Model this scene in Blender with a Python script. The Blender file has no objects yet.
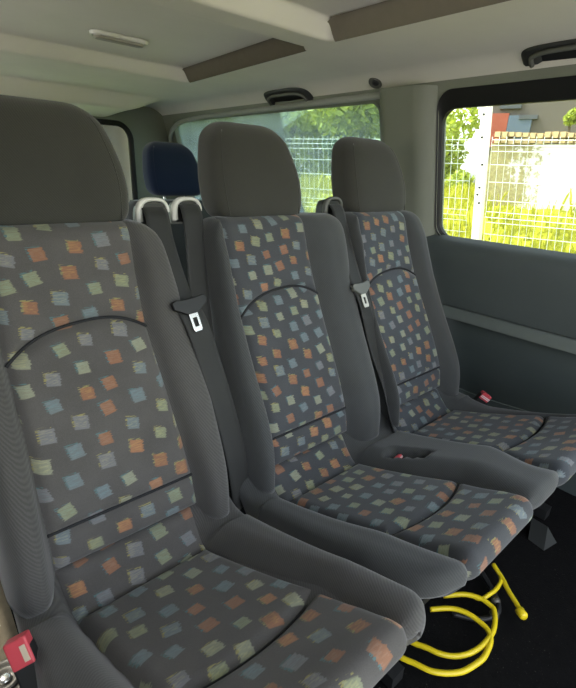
import bpy, bmesh, math, random
import numpy as np
from mathutils import Vector, Matrix
from mathutils.geometry import tessellate_polygon
random.seed(7); rng = np.random.default_rng(7)
S = bpy.context.scene
COL = S.collection
PI = math.pi
LIFT = 1.02          # everything is laid out about eye level, then lifted so that the van floor is near z = 0

# ------------------------------------------------------------------ helpers
def link(o):
    COL.objects.link(o); return o

def tag(o, label=None, cat=None, group=None, kind=None):
    if label: o['label'] = label
    if cat: o['category'] = cat
    if group: o['group'] = group
    if kind: o['kind'] = kind
    return o

def empty(name, loc, label=None, cat=None, group=None):
    o = bpy.data.objects.new(name, None); o.empty_display_size = .05
    o.location = loc; link(o)
    return tag(o, label, cat, group)

def origin_of(p):
    v = Vector((0, 0, 0))
    while p is not None:
        v += p.location; p = p.parent
    return v

def mesh(name, verts, faces, m, parent=None, smooth=True, uv=None, loc=None, fix=True, autosmooth=None):
    """verts are absolute; they are stored relative to the parent (or loc)."""
    base = origin_of(parent) if parent is not None else Vector(loc if loc is not None else (0, 0, 0))
    v = np.asarray(verts, dtype=float) - np.array(base)
    me = bpy.data.meshes.new(name)
    me.from_pydata(v.tolist(), [], [tuple(int(i) for i in f) for f in faces])
    if uv is not None:
        l = me.uv_layers.new(name='UVMap')
        idx = np.empty(len(me.loops), dtype=np.int32); me.loops.foreach_get('vertex_index', idx)
        l.data.foreach_set('uv', np.asarray(uv, dtype=np.float32)[idx].ravel())
    if fix:
        bm = bmesh.new(); bm.from_mesh(me)
        bmesh.ops.recalc_face_normals(bm, faces=bm.faces)
        bm.to_mesh(me); bm.free()
    if smooth:
        me.shade_smooth()
    me.materials.append(m)
    o = bpy.data.objects.new(name, me); link(o)
    if parent is not None: o.parent = parent
    else: o.location = base
    if autosmooth:
        try: me.set_sharp_from_angle(angle=math.radians(autosmooth))
        except Exception: pass
    return o

def bevel(o, w, seg=2):
    b = o.modifiers.new('bevel', 'BEVEL'); b.width = w; b.segments = seg; b.limit_method = 'ANGLE'
    return o

class MB:
    def __init__(s): s.v = []; s.f = []
    def add(s, v, f):
        n = len(s.v); s.v += [tuple(p) for p in v]; s.f += [tuple(i + n for i in q) for q in f]; return s
    def box(s, a, b, M=None):
        (x0, y0, z0), (x1, y1, z1) = a, b
        v = [Vector(p) for p in ((x0,y0,z0),(x1,y0,z0),(x1,y1,z0),(x0,y1,z0),(x0,y0,z1),(x1,y0,z1),(x1,y1,z1),(x0,y1,z1))]
        if M is not None: v = [M @ p for p in v]
        return s.add(v, [(0,3,2,1),(4,5,6,7),(0,1,5,4),(1,2,6,5),(2,3,7,6),(3,0,4,7)])
    def tube(s, path, r, n=10, cap=True, closed=False):
        P = np.asarray(path, float); m = len(P)
        R = np.full(m, r) if np.isscalar(r) else np.asarray(r)
        T = np.gradient(P, axis=0)
        if closed: T = np.roll(P, -1, 0) - np.roll(P, 1, 0)
        T /= np.linalg.norm(T, axis=1)[:, None] + 1e-12
        a = np.array([0, 0, 1.]) if abs(T[0][2]) < .9 else np.array([1., 0, 0])
        V = []
        for i in range(m):
            a = a - T[i] * (a @ T[i]); a /= np.linalg.norm(a); b = np.cross(T[i], a)
            for k in range(n):
                t = 2 * PI * k / n
                V.append(P[i] + R[i] * (math.cos(t) * a + math.sin(t) * b))
        F = []
        for i in range(m if closed else m - 1):
            j = (i + 1) % m
            for k in range(n):
                F.append((i*n+k, i*n+(k+1)%n, j*n+(k+1)%n, j*n+k))
        if cap and not closed:
            F.append(tuple(range(n))[::-1]); F.append(tuple((m-1)*n+k for k in range(n)))
        return s.add(V, F)
    def lathe(s, prof, centre, axis=(0,0,1), n=24):
        ax = Vector(axis).normalized(); q = Vector((0,0,1)).rotation_difference(ax).to_matrix()
        V = []; F = []
        for (r, h) in prof:
            for k in range(n):
                t = 2*PI*k/n; V.append(Vector(centre) + q @ Vector((r*math.cos(t), r*math.sin(t), h)))
        for i in range(len(prof)-1):
            for k in range(n): F.append((i*n+k, i*n+(k+1)%n, (i+1)*n+(k+1)%n, (i+1)*n+k))
        F.append(tuple(range(n))[::-1]); F.append(tuple((len(prof)-1)*n+k for k in range(n)))
        return s.add(V, F)
    def build(s, name, m, parent=None, **k): return mesh(name, s.v, s.f, m, parent, **k)

def grid_faces(nu, nv, off=0, wrap=False):
    F = []
    for j in range(nv - 1):
        for i in range(nu - (0 if wrap else 1)):
            k = (i + 1) % nu
            F.append((off + j*nu + i, off + j*nu + k, off + (j+1)*nu + k, off + (j+1)*nu + i))
    return F

def spline(pts, n=24):
    """Catmull-Rom through the points."""
    P = np.asarray(pts, float); P = np.vstack([2*P[0]-P[1], P, 2*P[-1]-P[-2]])
    out = []
    for i in range(1, len(P) - 2):
        p0, p1, p2, p3 = P[i-1], P[i], P[i+1], P[i+2]
        for t in np.linspace(0, 1, n, endpoint=False):
            out.append(.5*((2*p1)+(-p0+p2)*t+(2*p0-5*p1+4*p2-p3)*t*t+(-p0+3*p1-3*p2+p3)*t**3))
    out.append(P[-2]); return np.array(out)

def smooth01(t): t = np.clip(t, 0, 1); return t*t*(3-2*t)

def rrect(y0, z0, y1, z1, r, n=10):
    pts = []
    for cy, cz, a in ((y1-r, z1-r, 0), (y0+r, z1-r, 90), (y0+r, z0+r, 180), (y1-r, z0+r, 270)):
        for k in range(n + 1):
            t = math.radians(a + 90*k/n); pts.append((cy + r*math.cos(t), cz + r*math.sin(t)))
    return pts

# ------------------------------------------------------------------ materials
def srgb(r, g, b):
    f = lambda c: (c/255/12.92 if c/255 <= .04045 else ((c/255+.055)/1.055)**2.4)
    return (f(r), f(g), f(b), 1)

class NT:
    def __init__(s, name):
        s.m = bpy.data.materials.new(name); s.m.use_nodes = True
        s.t = s.m.node_tree; s.b = s.t.nodes['Principled BSDF']
    def n(s, kind, **kw):
        x = s.t.nodes.new('ShaderNode' + kind)
        for k, v in kw.items():
            if k in x.inputs.keys() if hasattr(x.inputs, 'keys') else False: x.inputs[k].default_value = v
            else: setattr(x, k, v)
        return x
    def l(s, a, b): s.t.links.new(a, b)
    def math(s, op, a, b=None, c=None, clamp=False):
        x = s.t.nodes.new('ShaderNodeMath'); x.operation = op; x.use_clamp = clamp
        for i, v in enumerate((a, b, c)):
            if v is None: continue
            if isinstance(v, (int, float)): x.inputs[i].default_value = v
            else: s.l(v, x.inputs[i])
        return x.outputs[0]
    def mix(s, f, a, b):
        x = s.t.nodes.new('ShaderNodeMix'); x.data_type = 'RGBA'
        for i, v in ((0, f), (6, a), (7, b)):
            if isinstance(v, (int, float, tuple)): x.inputs[i].default_value = v
            else: s.l(v, x.inputs[i])
        return x.outputs[2]
    def bump(s, h, strength=.3, dist=.002):
        x = s.t.nodes.new('ShaderNodeBump'); x.inputs['Strength'].default_value = strength; x.inputs['Distance'].default_value = dist
        s.l(h, x.inputs['Height']); s.l(x.outputs[0], s.b.inputs['Normal'])
    def noise(s, scale, detail=3, vec=None, rough=.5):
        x = s.t.nodes.new('ShaderNodeTexNoise'); x.inputs['Scale'].default_value = scale; x.inputs['Detail'].default_value = detail
        x.inputs['Roughness'].default_value = rough
        if vec is not None: s.l(vec, x.inputs['Vector'])
        return x.outputs['Fac']
    def coord(s, which='Object'): return s.t.nodes.new('ShaderNodeTexCoord').outputs[which]
    def set(s, **kw):
        for k, v in kw.items(): s.b.inputs[k].default_value = v

def plain(name, col, rough=.6, var=.12, scale=30, bump=0., bscale=400, metallic=0., spec=.5):
    n = NT(name); c = srgb(*col); d = tuple(x*(1-var) for x in c[:3])+(1,); e = tuple(min(1, x*(1+var)) for x in c[:3])+(1,)
    o = n.coord(); f = n.noise(scale, 4, o)
    n.l(n.mix(f, d, e), n.b.inputs['Base Color'])
    n.set(Roughness=rough, Metallic=metallic); n.b.inputs['Specular IOR Level'].default_value = spec
    if bump: n.bump(n.noise(bscale, 2, o), bump, .001)
    return n.m

def fabric(name, col, rib=75, ang=35, var=.50, rough=.95, sheen=.25):
    n = NT(name); o = n.coord('Object')
    mp = n.n('Mapping'); mp.inputs['Rotation'].default_value = (0.3, math.radians(ang), math.radians(ang)); n.l(o, mp.inputs['Vector'])
    w = n.n('TexWave'); w.inputs['Scale'].default_value = rib; w.inputs['Distortion'].default_value = 1.5; w.inputs['Detail'].default_value = 1
    n.l(mp.outputs[0], w.inputs['Vector'])
    big = n.noise(14, 3, o); fine = n.noise(700, 2, o)
    c = srgb(*col)
    f = n.math('ADD', n.math('MULTIPLY', w.outputs['Fac'], .30), n.math('ADD', n.math('MULTIPLY', big, .25), n.math('MULTIPLY', fine, .45)))
    n.l(n.mix(f, tuple(x*(1-var) for x in c[:3])+(1,), tuple(x*(1+var) for x in c[:3])+(1,)), n.b.inputs['Base Color'])
    n.set(Roughness=rough); n.b.inputs['Specular IOR Level'].default_value = .25
    n.b.inputs['Sheen Weight'].default_value = sheen; n.b.inputs['Sheen Roughness'].default_value = .5
    n.bump(n.math('ADD', n.math('MULTIPLY', w.outputs['Fac'], .5), fine), .3, .0006)
    return n.m

def squares_fabric(name, base, cell=.063, seed=0., half0=.0122):
    """woven cloth scattered with small tilted squares in orange, sage and slate thread"""
    n = NT(name); uv = n.coord('UV')
    sep = n.n('SeparateXYZ'); n.l(uv, sep.inputs[0])
    # rows run a little askew
    X0 = n.math('ADD', n.math('MULTIPLY', sep.outputs[0], 1/cell*1.02), n.math('MULTIPLY', sep.outputs[1], .28/cell))
    Y0 = n.math('ADD', n.math('MULTIPLY', sep.outputs[1], 1/(cell*.74)), n.math('MULTIPLY', sep.outputs[0], -.22/cell))
    Y0 = n.math('ADD', Y0, seed)
    row = n.math('FLOOR', Y0)
    X0 = n.math('ADD', X0, n.math('MULTIPLY', n.math('MODULO', row, 2.), .5))
    X0 = n.math('ADD', X0, 40.)
    colm = n.math('FLOOR', X0)
    fx = n.math('SUBTRACT', n.math('FRACT', X0), .5); fy = n.math('SUBTRACT', n.math('FRACT', Y0), .5)
    cb = n.n('CombineXYZ'); n.l(colm, cb.inputs[0]); n.l(row, cb.inputs[1]); cb.inputs[2].default_value = seed
    wn = n.n('TexWhiteNoise'); wn.noise_dimensions = '3D'; n.l(cb.outputs[0], wn.inputs['Vector'])
    sc = n.n('SeparateColor'); n.l(wn.outputs['Color'], sc.inputs[0])
    r1, r2, r3 = sc.outputs[0], sc.outputs[1], sc.outputs[2]
    r4 = n.math('FRACT', n.math('MULTIPLY', r1, 17.31)); r5 = n.math('FRACT', n.math('MULTIPLY', r2, 23.7))
    px = n.math('MULTIPLY', n.math('ADD', fx, n.math('MULTIPLY', n.math('SUBTRACT', r1, .5), .26)), cell)
    py = n.math('MULTIPLY', n.math('ADD', fy, n.math('MULTIPLY', n.math('SUBTRACT', r2, .5), .18)), cell*.74)
    ang = n.math('ADD', n.math('MULTIPLY', n.math('SUBTRACT', r3, .5), .55), .20)
    ca, sa = n.math('COSINE', ang), n.math('SINE', ang)
    qx = n.math('SUBTRACT', n.math('MULTIPLY', px, ca), n.math('MULTIPLY', py, sa))
    qy = n.math('ADD', n.math('MULTIPLY', px, sa), n.math('MULTIPLY', py, ca))
    # ragged thread ends
    st = n.n('TexNoise'); st.inputs['Scale'].default_value = 1.; st.inputs['Detail'].default_value = 1
    ms = n.n('Mapping'); ms.inputs['Scale'].default_value = (60, 480, 1); ms.inputs['Rotation'].default_value = (0, 0, .5); n.l(uv, ms.inputs['Vector']); n.l(ms.outputs[0], st.inputs['Vector'])
    rag = n.math('MULTIPLY', n.math('SUBTRACT', st.outputs['Fac'], .5), .013)
    half = n.math('ADD', half0, n.math('MULTIPLY', r5, .0030))
    dx = n.math('ADD', n.math('ABSOLUTE', qx), rag); dy = n.math('ABSOLUTE', qy)
    dm = n.math('MAXIMUM', dx, dy)
    mask = n.math('MULTIPLY', n.math('SUBTRACT', half, dm), 600., clamp=True)
    # colour choice
    cr = n.n('ValToRGB'); cr.color_ramp.interpolation = 'CONSTANT'
    els = cr.color_ramp.elements
    cols = [(0., (154, 108, 80)), (.24, (142, 148, 120)), (.46, (118, 130, 134)), (.66, (152, 155, 132)), (.80, (126, 127, 130)), (.93, (172, 122, 88))]
    els[0].position = 0; els[0].color = srgb(*cols[0][1]); els[1].position = cols[1][0]; els[1].color = srgb(*cols[1][1])
    for p, c in cols[2:]:
        e = els.new(p); e.color = srgb(*c)
    n.l(r4, cr.inputs[0])
    hat = n.math('ADD', .62, n.math('MULTIPLY', st.outputs['Fac'], .5), clamp=True)
    # second ghost square in teal or straw thread, shifted
    o = n.coord('Object'); fine = n.noise(900, 2, o); big = n.noise(12, 3, o)
    b = srgb(*base)
    f = n.math('ADD', n.math('MULTIPLY', fine, .6), n.math('MULTIPLY', big, .4))
    bc = n.mix(f, tuple(x*.45 for x in b[:3])+(1,), tuple(x*1.55 for x in b[:3])+(1,))
    gx = n.math('ADD', qx, .004); gy = n.math('ADD', qy, -.004)
    gm = n.math('MULTIPLY', n.math('SUBTRACT', half, n.math('MAXIMUM', n.math('ABSOLUTE', gx), n.math('ABSOLUTE', gy))), 500., clamp=True)
    thr = n.math('GREATER_THAN', st.outputs['Fac'], .53)
    gcol = n.mix(n.math('GREATER_THAN', r3, .5), srgb(86, 128, 132), srgb(168, 160, 96))
    bc = n.mix(n.math('MULTIPLY', n.math('MULTIPLY', gm, thr), .55), bc, gcol)
    fin = n.mix(n.math('MULTIPLY', mask, n.math('MULTIPLY', hat, n.math('ADD', .50, n.math('MULTIPLY', fine, .55)))), bc, cr.outputs[0])
    n.l(fin, n.b.inputs['Base Color'])
    n.set(Roughness=.95); n.b.inputs['Specular IOR Level'].default_value = .2
    n.b.inputs['Sheen Weight'].default_value = .2
    n.bump(n.math('ADD', fine, n.math('MULTIPLY', mask, .6)), .3, .0006)
    return n.m

M = {}
M['bolster'] = fabric('grey ribbed cloth', (78, 77, 75))
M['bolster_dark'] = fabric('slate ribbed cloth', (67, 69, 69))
M['squares_a'] = squares_fabric('patterned cloth', (86, 84, 82), seed=3.)
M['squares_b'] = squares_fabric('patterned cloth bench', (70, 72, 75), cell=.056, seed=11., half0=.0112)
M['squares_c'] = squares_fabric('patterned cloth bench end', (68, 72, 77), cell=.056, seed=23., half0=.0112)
M['thread'] = plain('dark seam piping', (34, 35, 37), .9)
M['head'] = fabric('charcoal knit', (58, 58, 53), rib=95, var=.40)
M['navy'] = fabric('navy cloth', (26, 40, 66), var=.15)
M['webbing'] = fabric('black webbing', (48, 49, 48), rib=140, ang=0, var=.2, rough=.6, sheen=.1)
M['black'] = plain('black plastic', (26, 27, 28), .5)
M['dark'] = plain('dark grey plastic', (52, 54, 54), .5, bump=.2)
M['bezel'] = plain('grey moulded plastic', (96, 98, 92), .45)
M['lip'] = plain('pale grey plastic', (206, 206, 198), .35)
M['chrome'] = plain('chromed steel', (214, 214, 210), .25, metallic=.85, var=.05)
M['red'] = plain('red plastic', (206, 74, 84), .4, var=.08)
M['cream'] = plain('cream plastic', (205, 190, 165), .5)
M['whiteline'] = plain('white marking', (225, 215, 215), .5)
M['headliner'] = plain('beige headliner', (221, 218, 208), .95, var=.07, scale=6, bump=.25, bscale=500)
M['trim'] = plain('grey green trim plastic', (124, 128, 116), .6, var=.06, scale=9, bump=.15)
M['slate'] = plain('slate trim plastic', (58, 66, 66), .55, var=.08, scale=8, bump=.2)
M['strip'] = plain('grey ledge plastic', (92, 99, 96), .55, var=.06, bump=.1)
M['roll'] = plain('grey trim roll', (158, 160, 154), .5, var=.05)
M['slate2'] = plain('grey slate trim plastic', (78, 85, 85), .55, var=.08, scale=8, bump=.2)
M['gasket'] = plain('black rubber', (14, 15, 15), .6)
M['painted'] = plain('pale grey paint', (238, 239, 235), .4, var=.04)
def carpet():
    n = NT('black carpet with grit'); o = n.coord()
    sp = n.math('MULTIPLY', n.math('SUBTRACT', n.noise(210, 3, o, .7), .66), 12., clamp=True); area = n.math('MULTIPLY', n.math('SUBTRACT', n.noise(5, 3, o), .38), 5., clamp=True)
    base = n.mix(n.noise(60, 4, o), srgb(6, 6, 7), srgb(20, 20, 20))
    n.l(n.mix(n.math('MULTIPLY', sp, area), base, srgb(92, 90, 82)), n.b.inputs['Base Color']); n.set(Roughness=1.); n.b.inputs['Specular IOR Level'].default_value = .1
    n.bump(n.noise(320, 2, o), .9, .002); return n.m
M['carpet'] = carpet()
M['floorbrown'] = plain('worn brown floor covering', (82, 74, 58), .9, var=.35, scale=40, bump=.5, bscale=300)
M['steel'] = plain('dull steel', (92, 90, 84), .45, metallic=.6, var=.2, scale=60)
M['hose'] = plain('yellow hose plastic', (222, 198, 30), .35, var=.06)
M['wire'] = plain('galvanised fence wire', (214, 220, 206), .5, var=.05)
M['concrete'] = plain('pale concrete', (226, 218, 204), .9, var=.08, scale=12, bump=.4, bscale=60)
M['bounce_ground'] = plain('pale paving', (186, 182, 174), .9, var=.1, scale=3)
M['lens'] = plain('lamp lens', (150, 146, 134), .35, var=.05)

def glass(name, tint=(.9, .95, .93, 1), haze=.04, hazecol=(.75, .82, .82, 1)):
    n = NT(name); t = n.t
    tr = t.nodes.new('ShaderNodeBsdfTransparent'); tr.inputs[0].default_value = tint
    gl = t.nodes.new('ShaderNodeBsdfGlossy'); gl.inputs['Roughness'].default_value = .02
    df = t.nodes.new('ShaderNodeBsdfDiffuse'); df.inputs[0].default_value = hazecol
    tl = t.nodes.new('ShaderNodeBsdfTranslucent'); tl.inputs[0].default_value = hazecol
    dm = t.nodes.new('ShaderNodeMixShader'); dm.inputs[0].default_value = .5; n.l(df.outputs[0], dm.inputs[1]); n.l(tl.outputs[0], dm.inputs[2])
    fr = t.nodes.new('ShaderNodeFresnel'); fr.inputs[0].default_value = 1.3
    m1 = t.nodes.new('ShaderNodeMixShader'); n.l(fr.outputs[0], m1.inputs[0]); n.l(tr.outputs[0], m1.inputs[1]); n.l(gl.outputs[0], m1.inputs[2])
    m2 = t.nodes.new('ShaderNodeMixShader'); n.l(m1.outputs[0], m2.inputs[1]); n.l(dm.outputs[0], m2.inputs[2])
    nz = n.noise(5, 4, n.coord('Object'))
    n.l(n.math('MULTIPLY', nz, haze*2), m2.inputs[0])  # milky haze mixed into the pane as pale diffuse colour
    n.l(m2.outputs[0], t.nodes['Material Output'].inputs[0])
    return n.m
M['glass'] = glass('window glass', haze=.015)
M['glass_hazy'] = glass('hazy window glass', tint=(.78, .9, .9, 1), haze=.15, hazecol=(.6, .75, .8, 1))

def foliage(name, a, b):
    n = NT(name); o = n.coord('Object'); f = n.noise(3, 5, o, .7)
    g = n.n('NewGeometry'); f2 = n.math('ADD', n.math('MULTIPLY', f, .6), n.math('MULTIPLY', g.outputs['Random Per Island'], .4))
    n.l(n.mix(f2, srgb(*a), srgb(*b)), n.b.inputs['Base Color']); n.set(Roughness=.6)
    tl = n.t.nodes.new('ShaderNodeBsdfTranslucent'); n.l(n.mix(f2, srgb(*a), srgb(*b)), tl.inputs[0])
    mx = n.t.nodes.new('ShaderNodeMixShader'); mx.inputs[0].default_value = .35
    n.l(n.b.outputs[0], mx.inputs[1]); n.l(tl.outputs[0], mx.inputs[2]); n.l(mx.outputs[0], n.t.nodes['Material Output'].inputs[0])
    return n.m
M['leaf'] = foliage('sunlit leaves', (92, 120, 36), (206, 212, 78))
M['leaf_dark'] = foliage('deep green leaves', (40, 66, 46), (96, 130, 70))
M['grass'] = foliage('grass blades', (118, 126, 16), (204, 198, 46))
M['bark'] = plain('bark', (88, 74, 58), .9, var=.3, scale=20)

def soil():
    n = NT('grassy soil'); o = n.coord()
    n.l(n.mix(n.noise(9, 5, o, .7), srgb(104, 112, 16), srgb(184, 178, 42)), n.b.inputs['Base Color']); n.set(Roughness=1.); return n.m
M['soil'] = soil()

def mossy_wall():
    n = NT('white wall with moss stain'); o = n.coord()
    sp = n.n('SeparateXYZ'); n.l(o, sp.inputs[0])
    # stained where the wall meets the post: local y is large there
    nz = n.noise(14, 6, o, .75); nb = n.noise(3, 4, o, .6)
    d = n.math('SUBTRACT', sp.outputs[1], .98)
    f = n.math('ADD', n.math('MULTIPLY', d, 1.7), n.math('ADD', n.math('MULTIPLY', n.math('SUBTRACT', nz, .5), 1.8), n.math('MULTIPLY', n.math('SUBTRACT', nb, .5), 1.2)))
    mk = n.math('MULTIPLY', f, 4., clamp=True)
    st = n.mix(n.noise(30, 3, o), srgb(84, 70, 22), srgb(170, 156, 80))
    n.l(n.mix(n.math('MULTIPLY', mk, .9), srgb(222, 220, 212), st), n.b.inputs['Base Color']); n.set(Roughness=.9)
    return n.m
M['mossy'] = mossy_wall()

# ------------------------------------------------------------------ seats
HB = .036
class Back:
    """front surface of a backrest: y as a function of x and z"""
    PZ = np.array([-.80, -.72, -.68, -.635, -.56, -.48, -.40, -.32, -.22, -.118])
    PY = np.array([.728, .735, .738, .748, .778, .816, .856, .894, .930, .956])
    def __init__(s, c, wl, wr, il, ir):
        s.c = c; s.wl = wl; s.wr = wr; s.il = il; s.ir = ir   # functions of z giving absolute x
    zt = -.116; r = .030
    def y(s, z):
        z = np.asarray(z, float)
        yy = np.interp(z, s.PZ, s.PY)
        k = .02
        yy = (np.interp(z-k, s.PZ, s.PY)+np.interp(z+k, s.PZ, s.PY)+yy*2)/4
        t = np.clip((z-(s.zt-s.r))/s.r, 0, 1)
        return yy + s.r*(1-np.sqrt(np.maximum(0, 1-t*t)))

def backrest(parent, B, mat, pat, uvo):
    zb, zt, r = -.745, B.zt, B.r
    lv = list(np.linspace(zb, zt - r, 46)) + [zt - r + r*math.sin(a) for a in np.linspace(0, PI/2*.97, 9)[1:]]
    N = 70; rows = []
    for z in lv:
        y0 = float(B.y(z)); wl, wr, il, ir = B.wl(z), B.wr(z), B.il(z), B.ir(z)
        R = .055; e = z - (zt - R)
        ins = R - math.sqrt(max(R*R - e*e, 0)) if e > 0 else 0
        wl += ins; wr -= ins
        hb = HB*(1 - .8*smooth01((z - (zt-.10))/.10))*(.75+.5*smooth01((-.45 - z)/.2))
        x = wl + (wr - wl)*(.5 - .5*np.cos(np.linspace(0, PI, N)))
        d = np.full(N, -.010)
        for i in range(N):
            if x[i] < il: t = (il - x[i])/max(il - wl, 1e-4)
            elif x[i] > ir: t = (x[i] - ir)/max(wr - ir, 1e-4)
            else: continue
            rise = 1 - (1 - min(t/.42, 1))**2
            v = -.008 + (hb + .008)*rise
            if t > .55: v -= (hb + .035)*(1 - math.sqrt(max(0, 1 - ((t-.55)/.45)**2)))
            d[i] = v
        tt = max(0, (z - (zt - r))/r); th = .115 - r*(1 - math.sqrt(max(0, 1 - tt*tt)))
        front = [(x[i], y0 - d[i], z) for i in range(N)]
        yb = float(np.interp(z, Back.PZ, Back.PY)) + th
        bx = np.linspace(wr, wl, 14)
        back = [(b, yb - .03*abs((b-(wl+wr)/2)/((wr-wl)/2))**4, z) for b in bx]
        rows.append(front + back)
    n = len(rows[0]); V = [p for q in rows for p in q]
    F = grid_faces(n, len(rows), wrap=True); F.append(tuple(range(n))); F.append(tuple((len(rows)-1)*n + k for k in range(n)))
    bk = mesh('backrest', V, F, mat, parent)
    zs = -.640
    def arch(s): return -.352 + .024*s + .042*(1 - np.abs(2*s - 1)**2.6)
    panels = [('lumbar_panel', lambda s: -.716, lambda s: zs, .012), ('centre_panel', lambda s: zs, arch, .014), ('shoulder_panel', arch, lambda s: zt + .0005, .010)]
    for nm, zb_, zt_, pil in panels:
        nu, nv = 40, 44; V = []; UV = []
        for t in np.linspace(0, 1, nv):
            for s in np.linspace(0, 1, nu):
                a, b = float(zb_(s)), float(zt_(s)); z = a + (b-a)*t
                x = B.il(z) + (B.ir(z) - B.il(z))*s
                e = min(s*(B.ir(z)-B.il(z)), (1-s)*(B.ir(z)-B.il(z)), (b-z)*1.0 if nm != 'shoulder_panel' else 1, (z-a))
                h = -.0075 + (pil+.0035)*(1 - (1 - min(max(e, 0)/.022, 1))**2.2)
                V.append((x, float(B.y(z)) - h, z)); UV.append((x + uvo, z*1.08))
        mesh(nm, V, grid_faces(nu, nv), pat, bk, uv=UV)
    for f_ in (arch, lambda s: zs):
        P = []
        for s_ in np.linspace(0, 1, 40):
            z = float(f_(s_)); P.append((B.il(z) + (B.ir(z)-B.il(z))*s_, float(B.y(z)) + .0035, z))
        MB().tube(P, .0034, 6).build('seam', M['thread'], bk)
    return bk

CP = spline([(.775, -.690), (.735, -.715), (.700, -.752), (.665, -.772), (.60, -.760), (.53, -.741), (.46, -.720), (.395, -.697), (.33, -.670), (.275, -.642),
             (.245, -.625), (.228, -.622), (.218, -.634), (.222, -.655), (.242, -.676), (.285, -.690)], 8)
CS = np.concatenate([[0], np.cumsum(np.linalg.norm(np.diff(CP, axis=0), axis=1))])
def cprof(s):
    return np.array([np.interp(s, CS, CP[:, 0]), np.interp(s, CS, CP[:, 1])])
def cnorm(s):
    d = cprof(s + .012) - cprof(s - .012); d /= np.linalg.norm(d)
    n = np.array([d[1], -d[0]])     # forward is -y; turn so that it points up and out
    return n if True else -n
def s_at_y(y):    # first s beyond the rear panel where the profile reaches y
    k = np.where(CP[:, 0] <= y)[0][0]; return CS[k]

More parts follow.
